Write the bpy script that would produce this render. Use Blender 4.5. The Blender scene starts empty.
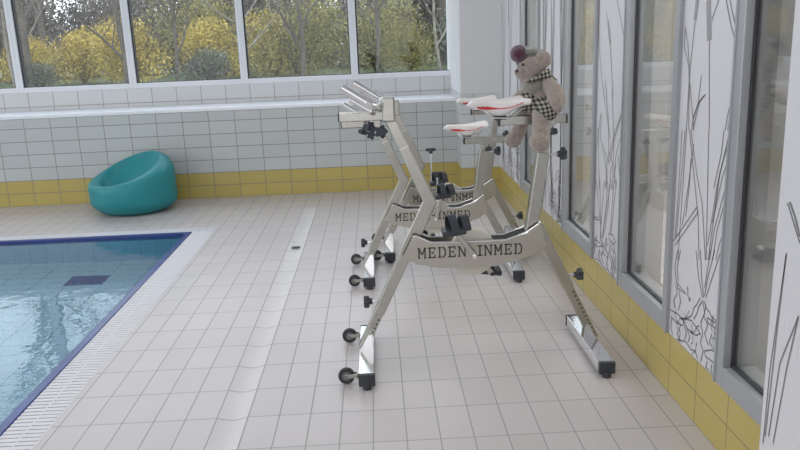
import bpy, bmesh, math, random
from mathutils import Vector, Matrix, noise
random.seed(7)
sc = bpy.context.scene
COL = sc.collection
PI = math.pi

# ------------------------------------------------------------------ camera
cam_d = bpy.data.cameras.new('camera'); cam = bpy.data.objects.new('camera', cam_d); COL.objects.link(cam)
cam_d.sensor_width = 36; cam_d.lens = 34.15; cam_d.clip_start = .05; cam_d.clip_end = 400
RT = Vector((0.9986119, -0.03533226, -0.03906289)); DN = Vector((-0.04631831, -0.23597147, -0.97065549)); FW = Vector((0.02507772, 0.97111745, -0.23728045))
m = Matrix((RT, -DN, -FW)).transposed().to_4x4(); m.translation = (0, 0, 1.44)
cam.matrix_world = m
sc.camera = cam
# ------------------------------------------------------------------ world and light
w = bpy.data.worlds.new('world'); sc.world = w; w.use_nodes = True
nt = w.node_tree; bg = nt.nodes['Background']
tc = nt.nodes.new('ShaderNodeTexCoord'); sp = nt.nodes.new('ShaderNodeSeparateXYZ'); cr = nt.nodes.new('ShaderNodeValToRGB')
nt.links.new(tc.outputs['Generated'], sp.inputs[0]); nt.links.new(sp.outputs['Z'], cr.inputs[0]); nt.links.new(cr.outputs[0], bg.inputs[0])
cr.color_ramp.elements[0].position = 0; cr.color_ramp.elements[0].color = (.86, .90, .95, 1)
cr.color_ramp.elements[1].position = .8; cr.color_ramp.elements[1].color = (.70, .80, .95, 1)
bg.inputs[1].default_value = 3.0

def area(name, loc, rot, sx, sy, power, col=(1, 1, 1), spread=PI):
    l = bpy.data.lights.new(name, 'AREA'); l.shape = 'RECTANGLE'; l.size = sx; l.size_y = sy; l.energy = power; l.color = col; l.spread = spread
    o = bpy.data.objects.new(name, l); COL.objects.link(o); o.location = loc; o.rotation_euler = rot
    return o
# daylight entering through the glazed walls of the hall, plus added fill lamps
p_ = area('daylight_back_windows', (-4.2, 8.06, 2.2), (math.radians(90), 0, PI), 10.1, 2.3, 1)
p_.data.cycles.is_portal = True
area('daylight_left_windows', (-9.6, 1.5, 2.1), (0, math.radians(-90), 0), 2.6, 9, 190, (.95, .98, 1))
area('daylight_rear_fill', (-4.4, -4.7, 1.86), (math.radians(-90), 0, PI), 11, 3.5, 135, (.97, .98, 1))  # unseen daylight from behind, widened across the wall for even haze on panes
for i, (x, y) in enumerate([(-1.2, .2), (-1.2, 4.2), (-5.5, .2), (-5.5, 4.2)]):
    area('ceiling_fill', (x, y, 3.55), (0, 0, 0), 2.2, 2.2, 29, (1, .98, .97))  # unseen overhead fill, added to brighten the hall
area('corridor_fill', (2.2, 4.2, 2.6), (0, 0, 0), .8, 4.5, 95, (1, .98, .94))  # added fill, lifts the dim room behind the side glass
sc.view_settings.view_transform = 'Standard'; sc.view_settings.look = 'None'; sc.view_settings.gamma = 1; sc.view_settings.use_curve_mapping = False
sc.view_settings.exposure = 0.0
sc.cycles.max_bounces = 10; sc.cycles.transparent_max_bounces = 24; sc.cycles.transmission_bounces = 8; sc.cycles.glossy_bounces = 5; sc.cycles.diffuse_bounces = 4
sc.cycles.use_denoising = True; sc.cycles.sample_clamp_indirect = 6

# ------------------------------------------------------------------ helpers
def P(name, col, rough=.5, metal=0., noise_amt=0., noise_scale=20., bump=0., bump_scale=60., spec=.5, coat=0.):
    m = bpy.data.materials.new(name); m.use_nodes = True; n = m.node_tree; b = n.nodes['Principled BSDF']
    b.inputs['Base Color'].default_value = (*col, 1); b.inputs['Roughness'].default_value = rough; b.inputs['Metallic'].default_value = metal
    b.inputs['Specular IOR Level'].default_value = spec; b.inputs['Coat Weight'].default_value = coat
    t = n.nodes.new('ShaderNodeTexCoord')
    if noise_amt:
        z = n.nodes.new('ShaderNodeTexNoise'); z.inputs['Scale'].default_value = noise_scale; n.links.new(t.outputs['Object'], z.inputs['Vector'])
        r = n.nodes.new('ShaderNodeValToRGB'); n.links.new(z.outputs[0], r.inputs[0]); n.links.new(r.outputs[0], b.inputs['Base Color'])
        r.color_ramp.elements[0].position = .3; r.color_ramp.elements[1].position = .7
        r.color_ramp.elements[0].color = (*[c*(1-noise_amt) for c in col], 1); r.color_ramp.elements[1].color = (*[min(1, c*(1+noise_amt)) for c in col], 1)
    if bump:
        z = n.nodes.new('ShaderNodeTexNoise'); z.inputs['Scale'].default_value = bump_scale; n.links.new(t.outputs['Object'], z.inputs['Vector'])
        bp = n.nodes.new('ShaderNodeBump'); bp.inputs['Strength'].default_value = bump; bp.inputs['Distance'].default_value = .01
        n.links.new(z.outputs[0], bp.inputs['Height']); n.links.new(bp.outputs[0], b.inputs['Normal'])
    return m

def tile_mat(name, axes, bw, bh, ox, oy, zones, mortar, mcol, rough=.3, vary=.06, bump=.25):
    """tiles laid on the two world axes; zones: list of (limit on second axis, colour), lowest first"""
    m = bpy.data.materials.new(name); m.use_nodes = True; n = m.node_tree; b = n.nodes['Principled BSDF']; L = n.links.new
    t = n.nodes.new('ShaderNodeTexCoord'); s = n.nodes.new('ShaderNodeSeparateXYZ'); c = n.nodes.new('ShaderNodeCombineXYZ')
    L(t.outputs['Object'], s.inputs[0])
    for k, (ax, off) in enumerate(zip(axes, (ox, oy))):
        a = n.nodes.new('ShaderNodeMath'); a.operation = 'ADD'; a.inputs[1].default_value = 40*(bw, bh)[k]-off
        L(s.outputs[ax], a.inputs[0]); L(a.outputs[0], c.inputs[k])
    br = n.nodes.new('ShaderNodeTexBrick'); br.offset = 0; br.squash = 1; L(c.outputs[0], br.inputs['Vector'])
    br.inputs['Scale'].default_value = 1; br.inputs['Mortar Size'].default_value = mortar/2; br.inputs['Mortar Smooth'].default_value = .1
    br.inputs['Bias'].default_value = 0; br.inputs['Brick Width'].default_value = bw; br.inputs['Row Height'].default_value = bh
    br.inputs['Color1'].default_value = (1-vary, 1-vary, 1-vary, 1); br.inputs['Color2'].default_value = (1, 1, 1, 1); br.inputs['Mortar'].default_value = (1, 1, 1, 1)
    prev = None
    for lim, colr in zones:
        if prev is None:
            r = n.nodes.new('ShaderNodeRGB'); r.outputs[0].default_value = (*colr, 1); prev = r.outputs[0]
        else:
            g = n.nodes.new('ShaderNodeMath'); g.operation = 'GREATER_THAN'; g.inputs[1].default_value = lim; L(s.outputs[axes[1]], g.inputs[0])
            mx = n.nodes.new('ShaderNodeMix'); mx.data_type = 'RGBA'; L(g.outputs[0], mx.inputs[0]); L(prev, mx.inputs[6]); mx.inputs[7].default_value = (*colr, 1); prev = mx.outputs[2]
    mu = n.nodes.new('ShaderNodeMix'); mu.data_type = 'RGBA'; mu.blend_type = 'MULTIPLY'; mu.inputs[0].default_value = 1; L(prev, mu.inputs[6]); L(br.outputs['Color'], mu.inputs[7])
    nz = n.nodes.new('ShaderNodeTexNoise'); nz.inputs['Scale'].default_value = 1.3; L(t.outputs['Object'], nz.inputs['Vector'])
    rr = n.nodes.new('ShaderNodeMapRange'); rr.inputs[3].default_value = .93; rr.inputs[4].default_value = 1.05; L(nz.outputs[0], rr.inputs[0])
    mv = n.nodes.new('ShaderNodeVectorMath'); mv.operation = 'SCALE'; L(mu.outputs[2], mv.inputs[0]); L(rr.outputs[0], mv.inputs['Scale'])
    mm = n.nodes.new('ShaderNodeMix'); mm.data_type = 'RGBA'; L(br.outputs['Fac'], mm.inputs[0]); L(mv.outputs[0], mm.inputs[6]); mm.inputs[7].default_value = (*mcol, 1)
    L(mm.outputs[2], b.inputs['Base Color'])
    r2 = n.nodes.new('ShaderNodeMapRange'); r2.inputs[3].default_value = rough; r2.inputs[4].default_value = .85; L(br.outputs['Fac'], r2.inputs[0]); L(r2.outputs[0], b.inputs['Roughness'])
    bp = n.nodes.new('ShaderNodeBump'); bp.invert = True; bp.inputs['Strength'].default_value = bump; bp.inputs['Distance'].default_value = .003; L(br.outputs['Fac'], bp.inputs['Height']); L(bp.outputs[0], b.inputs['Normal'])
    return m

def link(name, me, parent=None, label=None, cat=None, group=None, kind=None):
    o = bpy.data.objects.new(name, me); COL.objects.link(o)
    if parent: o.parent = parent
    for k, v in (('label', label), ('category', cat), ('group', group), ('kind', kind)):
        if v: o[k] = v
    return o
def empty(name, loc, label, cat, group=None, rz=0):
    o = link(name, None, None, label, cat, group); o.location = loc; o.rotation_euler[2] = rz; o.empty_display_size = .1
    return o
def mk(name, bm, mats, parent=None, smooth=False, auto=None, **kw):
    bmesh.ops.recalc_face_normals(bm, faces=bm.faces)
    me = bpy.data.meshes.new(name); bm.to_mesh(me); bm.free()
    for mt in (mats if isinstance(mats, (list, tuple)) else [mats]): me.materials.append(mt)
    if smooth or auto:
        for p in me.polygons: p.use_smooth = True
    if auto: me.set_sharp_from_angle(angle=math.radians(auto))
    return link(name, me, parent, **kw)
def mi_(fs, mi):
    for f in fs: f.material_index = mi
def box(bm, a, b, mi=0, bev=0):
    a = Vector(a); b = Vector(b); c = (a+b)/2; s = b-a
    r = bmesh.ops.create_cube(bm, size=1, matrix=Matrix.Translation(c) @ Matrix.Diagonal((abs(s.x), abs(s.y), abs(s.z), 1)))
    vs = r['verts']; fs = {f for v in vs for f in v.link_faces}; mi_(fs, mi)
    if bev:
        es = {e for v in vs for e in v.link_edges}; r = bmesh.ops.bevel(bm, geom=list(es), offset=bev, segments=2, affect='EDGES', profile=.5); mi_(r['faces'], mi)
def frame_z(d):
    d = d.normalized(); u = Vector((0, 0, 1)) if abs(d.z) < .95 else Vector((0, 1, 0))
    x = u.cross(d).normalized(); y = d.cross(x); return Matrix((x, y, d)).transposed()
def cyl(bm, a, b, r1, r2=None, seg=16, mi=0, bev=0):
    a = Vector(a); b = Vector(b); d = b-a; r2 = r1 if r2 is None else r2
    r = bmesh.ops.create_cone(bm, cap_ends=True, segments=seg, radius1=r1, radius2=r2, depth=d.length, matrix=Matrix.Translation((a+b)/2) @ frame_z(d).to_4x4())
    fs = {f for v in r['verts'] for f in v.link_faces}; mi_(fs, mi)
    if bev:
        es = [e for f in fs if len(f.verts) > 4 for e in f.edges]; r = bmesh.ops.bevel(bm, geom=list(set(es)), offset=bev, segments=2, affect='EDGES', profile=.5); mi_(r['faces'], mi)
def ball(bm, c, r, rot=None, mi=0, u=20, v=14):
    rr = r if isinstance(r, (tuple, list)) else (r, r, r)
    M = Matrix.Translation(c) @ (rot.to_4x4() if rot else Matrix.Identity(4)) @ Matrix.Diagonal((*rr, 1))
    q = bmesh.ops.create_uvsphere(bm, u_segments=u, v_segments=v, radius=1, matrix=M); mi_({f for x in q['verts'] for f in x.link_faces}, mi)
def tube(bm, pts, r, seg=10, mi=0, closed=False, caps=True):
    pts = [Vector(p) for p in pts]; n = len(pts); rings = []
    rs = r if isinstance(r, (list, tuple)) else [r]*n
    ref = None
    for i, p in enumerate(pts):
        if closed: d = pts[(i+1) % n]-pts[i-1]
        else: d = pts[min(i+1, n-1)]-pts[max(i-1, 0)]
        d.normalize()
        if ref is None: ref = Vector((0, 0, 1)) if abs(d.z) < .9 else Vector((1, 0, 0))
        x = (ref-d*ref.dot(d)).normalized(); ref = x; y = d.cross(x)
        rings.append([bm.verts.new(p+(x*math.cos(2*PI*k/seg)+y*math.sin(2*PI*k/seg))*rs[i]) for k in range(seg)])
    for i in range(n if closed else n-1):
        A = rings[i]; B = rings[(i+1) % n]
        for k in range(seg):
            f = bm.faces.new((A[k], A[(k+1) % seg], B[(k+1) % seg], B[k])); f.material_index = mi
    if caps and not closed:
        for R in (rings[0][::-1], rings[-1]): bm.faces.new(R).material_index = mi
def prism(bm, poly, y0, y1, mi=0, bev=0):
    """poly in x,z extruded along y"""
    a = [bm.verts.new((x, y0, z)) for x, z in poly]; b = [bm.verts.new((x, y1, z)) for x, z in poly]; n = len(poly)
    fs = [bm.faces.new(a), bm.faces.new(b[::-1])]+[bm.faces.new((a[i], b[i], b[(i+1) % n], a[(i+1) % n])) for i in range(n)]
    mi_(fs, mi)
    if bev:
        es = {e for f in fs for e in f.edges}; r = bmesh.ops.bevel(bm, geom=list(es), offset=bev, segments=2, affect='EDGES', profile=.5); mi_(r['faces'], mi)
def strip(pts, w):
    """closed outline of a mitred band of width w along x,z points"""
    n = len(pts); V = [Vector(p) for p in pts]; Lf = []; Rt = []
    for i in range(n):
        d0 = (V[i]-V[i-1]).normalized() if i else None; d1 = (V[i+1]-V[i]).normalized() if i < n-1 else None
        if d0 is None: nn = Vector((-d1.y, d1.x)); k = 1
        elif d1 is None: nn = Vector((-d0.y, d0.x)); k = 1
        else:
            t = (d0+d1).normalized(); nn = Vector((-t.y, t.x)); k = 1/max(.3, nn.dot(Vector((-d0.y, d0.x))))
        Lf.append(V[i]+nn*w/2*k); Rt.append(V[i]-nn*w/2*k)
    return [tuple(p) for p in Lf+Rt[::-1]]
def bar(bm, a, b, w, h, mi=0, bev=.003):
    """rectangular bar between two points in the x,z plane: w in plane, h along y"""
    prism(bm, strip([(a[0], a[2]), (b[0], b[2])], w), a[1]-h/2, a[1]+h/2, mi, bev)
def grid_rect(bm, x0, x1, y0, y1, z, mi=0):
    f = bm.faces.new([bm.verts.new(p) for p in ((x0, y0, z), (x1, y0, z), (x1, y1, z), (x0, y1, z))]); f.material_index = mi; return f
# ------------------------------------------------------------------ materials
FX0, FY0 = -0.690, 2.535
TILE_F = (.61, .565, .56)
M_floor = tile_mat('floor_tile', (0, 1), .125, .25, FX0, FY0, [(0, TILE_F)], .005, (.36, .345, .345), rough=.33, vary=.05)
M_channel = tile_mat('channel_tile', (0, 1), 4., .25, FX0-1, FY0, [(0, (.70, .665, .665))], .005, (.30, .29, .29), rough=.42, vary=.03)
YEL = (.51, .41, .125); GRY = (.53, .56, .56); WHT = (.72, .72, .73)
M_back = tile_mat('back_wall_tile', (0, 2), .25, .125, -1.607, 0, [(0, YEL), (.25, GRY)], .006, (.20, .19, .18), rough=.25, vary=.06)
M_riser = tile_mat('riser_tile', (0, 2), .25, .15, -1.53, .915, [(0, (.66, .67, .68))], .006, (.25, .24, .24), rough=.25, vary=.04)
M_pillar = tile_mat('pillar_tile', (0, 2), .25, .125, .90, 0, [(0, YEL), (.25, (.64, .66, .67))], .006, (.25, .24, .23), rough=.25, vary=.05)
M_pside = tile_mat('pillar_side_tile', (1, 2), .25, .125, 7., 0, [(0, YEL), (.25, (.64, .66, .67))], .006, (.25, .24, .23), rough=.25, vary=.05)
M_right = tile_mat('right_wall_tile', (1, 2), .2555, .125, 2.81, 0, [(0, YEL)], .005, (.26, .22, .13), rough=.3, vary=.07)
M_paint = P('white_paint', (.70, .70, .71), .6, bump=.05, bump_scale=40)
M_panel = P('printed_panel', (.66, .65, .67), .45)
M_ink = P('grey_ink', (.20, .195, .20), .6)
M_ink2 = P('light_grey_ink', (.33, .32, .335), .6)
M_alu = P('grey_aluminium', (.40, .41, .43), .38, .35)
M_white_frame = P('white_window_frame', (.78, .80, .84), .35)
M_gasket = P('rubber_gasket', (.045, .045, .05), .6)
M_sill = P('white_sill', (.85, .86, .90), .35)
M_pooltile = tile_mat('pool_tile', (0, 1), .25, .125, -2.06, 5.43, [(0, (.38, .58, .70))], .006, (.19, .33, .44), rough=.3, vary=.04)
M_poolwall = tile_mat('pool_wall_tile', (0, 2), .125, .11, -2.06, -.12, [(0, (.27, .48, .66)), (-.12, (.035, .10, .33))], .006, (.16, .36, .48), rough=.3, vary=.04)
M_poolside = tile_mat('pool_side_tile', (1, 2), .125, .11, 5.43, -.12, [(0, (.27, .48, .66)), (-.12, (.035, .10, .33))], .006, (.16, .36, .48), rough=.3, vary=.04)
M_bluelip = P('blue_edge_tile', (.03, .055, .24), .25, noise_amt=.12, noise_scale=6)
M_grate = P('white_grate', (.74, .73, .76), .45)
M_dark = P('dark_gap', (.13, .13, .15), .7)

def glass_mat(name, tint, ior, extra=0.):
    m = bpy.data.materials.new(name); m.use_nodes = True; n = m.node_tree; n.nodes.clear(); L = n.links.new
    out = n.nodes.new('ShaderNodeOutputMaterial'); mx = n.nodes.new('ShaderNodeMixShader'); tr = n.nodes.new('ShaderNodeBsdfTransparent'); gl = n.nodes.new('ShaderNodeBsdfGlossy')
    lw = n.nodes.new('ShaderNodeLayerWeight'); lw.inputs[0].default_value = .5; pw = n.nodes.new('ShaderNodeMath'); pw.operation = 'POWER'; pw.inputs[1].default_value = ior; L(lw.outputs['Facing'], pw.inputs[0])
    fr = n.nodes.new('ShaderNodeMapRange'); fr.inputs[3].default_value = extra; fr.inputs[4].default_value = 1.; L(pw.outputs[0], fr.inputs[0]); tr.inputs[0].default_value = (*tint, 1); gl.inputs['Roughness'].default_value = .01
    L(fr.outputs[0], mx.inputs[0]); L(tr.outputs[0], mx.inputs[1]); L(gl.outputs[0], mx.inputs[2]); L(mx.outputs[0], out.inputs[0]); return m
M_glass = glass_mat('window_glass', (.97, .98, .98), 5., .03)
M_glass2 = glass_mat('double_glazing', (.92, .93, .91), 3.6, .06)

# ------------------------------------------------------------------ floor
XR = 1.139; XL = -10.; YB = 7.375; YF = -5.
bm = bmesh.new()
PX1, PY1 = -1.52, 5.98            # pool's outer lip corner
GX, GY = -1.344, 6.12             # outer edge of the grate
CX0, CX1, CY = FX0+.004, FX0+.121, 6.69
grid_rect(bm, GX, CX0, YF, CY, 0); grid_rect(bm, CX1, XR, YF, CY, 0); grid_rect(bm, GX, XR, CY, YB, 0); grid_rect(bm, XL, GX, GY, YB, 0)
grid_rect(bm, XL, GX, YF, -2., 0)
grid_rect(bm, CX1, CX0, YF, YF+.001, -.05)
# concave drain channel of rounded tiles
N = 8; D = .011
prof = [(CX0+(CX1-CX0)*k/N, -D*math.sin(PI*k/N)) for k in range(N+1)]
YS = [(YF, 1), (CY-.25, 1), (CY-.16, .9), (CY-.08, .55), (CY-.03, .2), (CY, 0)]
gv = [[bm.verts.new((x, y, z*k)) for x, z in prof] for y, k in YS]
for j in range(len(YS)-1):
    for k in range(N): f = bm.faces.new((gv[j][k], gv[j][k+1], gv[j+1][k+1], gv[j+1][k])); f.material_index = 1; f.smooth = True
for f in bm.faces: f.normal_update()
floor = mk('floor', bm, [M_floor, M_channel], kind='structure')
for p in floor.data.polygons:
    if p.normal.z < 0: p.flip()

# drain grate set in the channel
t = empty('floor_drain', ((CX0+CX1)/2, 5.37, -.010), 'small dark metal drain cover set in the pale floor channel', 'drain')
bm = bmesh.new(); cyl(bm, (0, 0, 0), (0, 0, .004), .050, seg=24, bev=.001); mk('drain_rim', bm, M_alu, t)
bm = bmesh.new()
for k in range(-3, 4): box(bm, (-.032+abs(k)*.003, k*.009-.003, .004), (.032-abs(k)*.003, k*.009+.003, .0055))
mk('drain_slots', bm, M_gasket, t)

# ------------------------------------------------------------------ pool
PD = -.68
bm = bmesh.new()
px0, px1, py0, py1 = -9.0, -1.56, -2.0, 5.94
grid_rect(bm, px0, px1, py0, py1, PD, 0)
def quad(bm, pts, mi=0): f = bm.faces.new([bm.verts.new(p) for p in pts]); f.material_index = mi; return f
quad(bm, [(px0, py1, PD), (px1, py1, PD), (px1, py1, 0), (px0, py1, 0)], 1); quad(bm, [(px0, py0, PD), (px1, py0, PD), (px1, py0, 0), (px0, py0, 0)], 1)
quad(bm, [(px1, py0, PD), (px1, py1, PD), (px1, py1, 0), (px1, py0, 0)], 2); quad(bm, [(px0, py0, PD), (px0, py1, PD), (px0, py1, 0), (px0, py0, 0)], 2)
me = bpy.data.meshes.new('pool_basin'); bm.to_mesh(me); bm.free()
for q in (M_pooltile, M_poolwall, M_poolside): me.materials.append(q)
basin = link('pool_basin', me, kind='structure')
# rounded blue lip
bm = bmesh.new()
box(bm, (px1-.004, py0, -.09), (PX1, py1+.04, .004), 0, .004); box(bm, (px0, py1-.004, -.09), (px1, PY1, .004), 0, .004)
mk('trim_1', bm, M_bluelip, kind='structure', label='blue tiled lip around the pool')
bm = bmesh.new()
box(bm, (-2.34, 5.36, PD), (-2.06, 5.56, PD+.006), 0, .001)
t = mk('pool_floor_tile', bm, M_bluelip, label='dark blue rectangular tile patch on the pale pool floor', cat='tile')
# overflow grating
bm = bmesh.new()
box(bm, (PX1, py0, -.05), (GX, py1+.04, -.02), 1); box(bm, (px0, PY1, -.05), (GX, GY, -.02), 1)
y = py0
while y < PY1:
    box(bm, (PX1+.004, y, -.02), (GX-.006, y+.023, .002)); y += .031
x = -6.
while x < GX-.02:
    box(bm, (x, PY1+.004, -.02), (x+.023, GY-.006, .002)); x += .031
box(bm, (GX-.008, py0, -.03), (GX, GY, .001)); box(bm, (-6, GY-.008, -.03), (GX, GY, .001)); box(bm, ((PX1+GX)/2-.004, py0, -.02), ((PX1+GX)/2+.004, PY1, .0015))
mk('trim_2', bm, [M_grate, M_dark], kind='structure', label='white slatted overflow grating around the pool')
# water
m = bpy.data.materials.new('pool_water'); m.use_nodes = True; n = m.node_tree; n.nodes.clear(); L = n.links.new
out = n.nodes.new('ShaderNodeOutputMaterial'); g = n.nodes.new('ShaderNodeBsdfGlass'); g.inputs['IOR'].default_value = 1.333; g.inputs['Roughness'].default_value = 0; g.inputs[0].default_value = (.93, .985, 1, 1)
tx = n.nodes.new('ShaderNodeTexCoord'); nz = n.nodes.new('ShaderNodeTexNoise'); nz.inputs['Scale'].default_value = 6; nz.inputs['Detail'].default_value = 3
bp = n.nodes.new('ShaderNodeBump'); bp.inputs['Strength'].default_value = .12; bp.inputs['Distance'].default_value = .02
L(tx.outputs['Object'], nz.inputs['Vector']); L(nz.outputs[0], bp.inputs['Height']); L(bp.outputs[0], g.inputs['Normal']); L(g.outputs[0], out.inputs[0])
bm = bmesh.new(); f = grid_rect(bm, px0, px1, py0, py1, -.012)
me = bpy.data.meshes.new('pool_water'); bm.to_mesh(me); bm.free(); me.materials.append(m)
link('pool_water', me, None, 'clear calm pool water reflecting the windows', 'water', None, 'stuff')
# pool surround on the far left
bm = bmesh.new(); box(bm, (XL, -2, -.3), (px0, GY, 0)); mk('floor_left_deck', bm, M_floor, kind='structure')

# ------------------------------------------------------------------ walls
YW = 7.95; SZ = .875; WB = 1.06; WT = 3.35; CZ = 3.7
bm = bmesh.new(); box(bm, (XL, YB, -.1), (.80, YW+.25, SZ-.03), 0); box(bm, (XL, YW, SZ-.03), (.80, YW+.25, WB), 1); box(bm, (XL, YW, WT), (XR+.2, YW+.25, CZ), 2)
mk('wall_back', bm, [M_back, M_riser, M_paint], kind='structure')
bm = bmesh.new(); box(bm, (XL, YB-.012, SZ-.03), (.79, YW, SZ), 0, .004)
mk('trim_3', bm, M_sill, kind='structure', label='deep white window ledge along the back wall')
# projecting pillar in the corner: tiled below, painted above
PLX, PLY, PLZ = .777, 6.98, .94
bm = bmesh.new(); box(bm, (PLX, PLY, 0), (XR+.02, YW+.25, PLZ), 0); box(bm, (PLX+.006, PLY+.006, PLZ), (XR+.02, YW+.25, CZ), 1)
bm.faces.ensure_lookup_table()
for f in bm.faces:
    f.normal_update()
    if f.material_index == 0 and abs(f.normal.x) > .9: f.material_index = 2
mk('wall_pillar_back', bm, [M_pillar, M_paint, M_pside], kind='structure')
bm = bmesh.new(); box(bm, (XL-.2, YF-.2, CZ), (XR+3., YW+.25, CZ+.2)); mk('ceiling', bm, M_paint, kind='structure')
bm = bmesh.new(); box(bm, (XL-.2, YF, -.8), (XL, YW+.25, CZ)); mk('wall_left', bm, M_paint, kind='structure')
bm = bmesh.new(); box(bm, (XL, YF-.2, -.8), (XR+3., YF, CZ)); mk('wall_rear', bm, M_paint, kind='structure')

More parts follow.
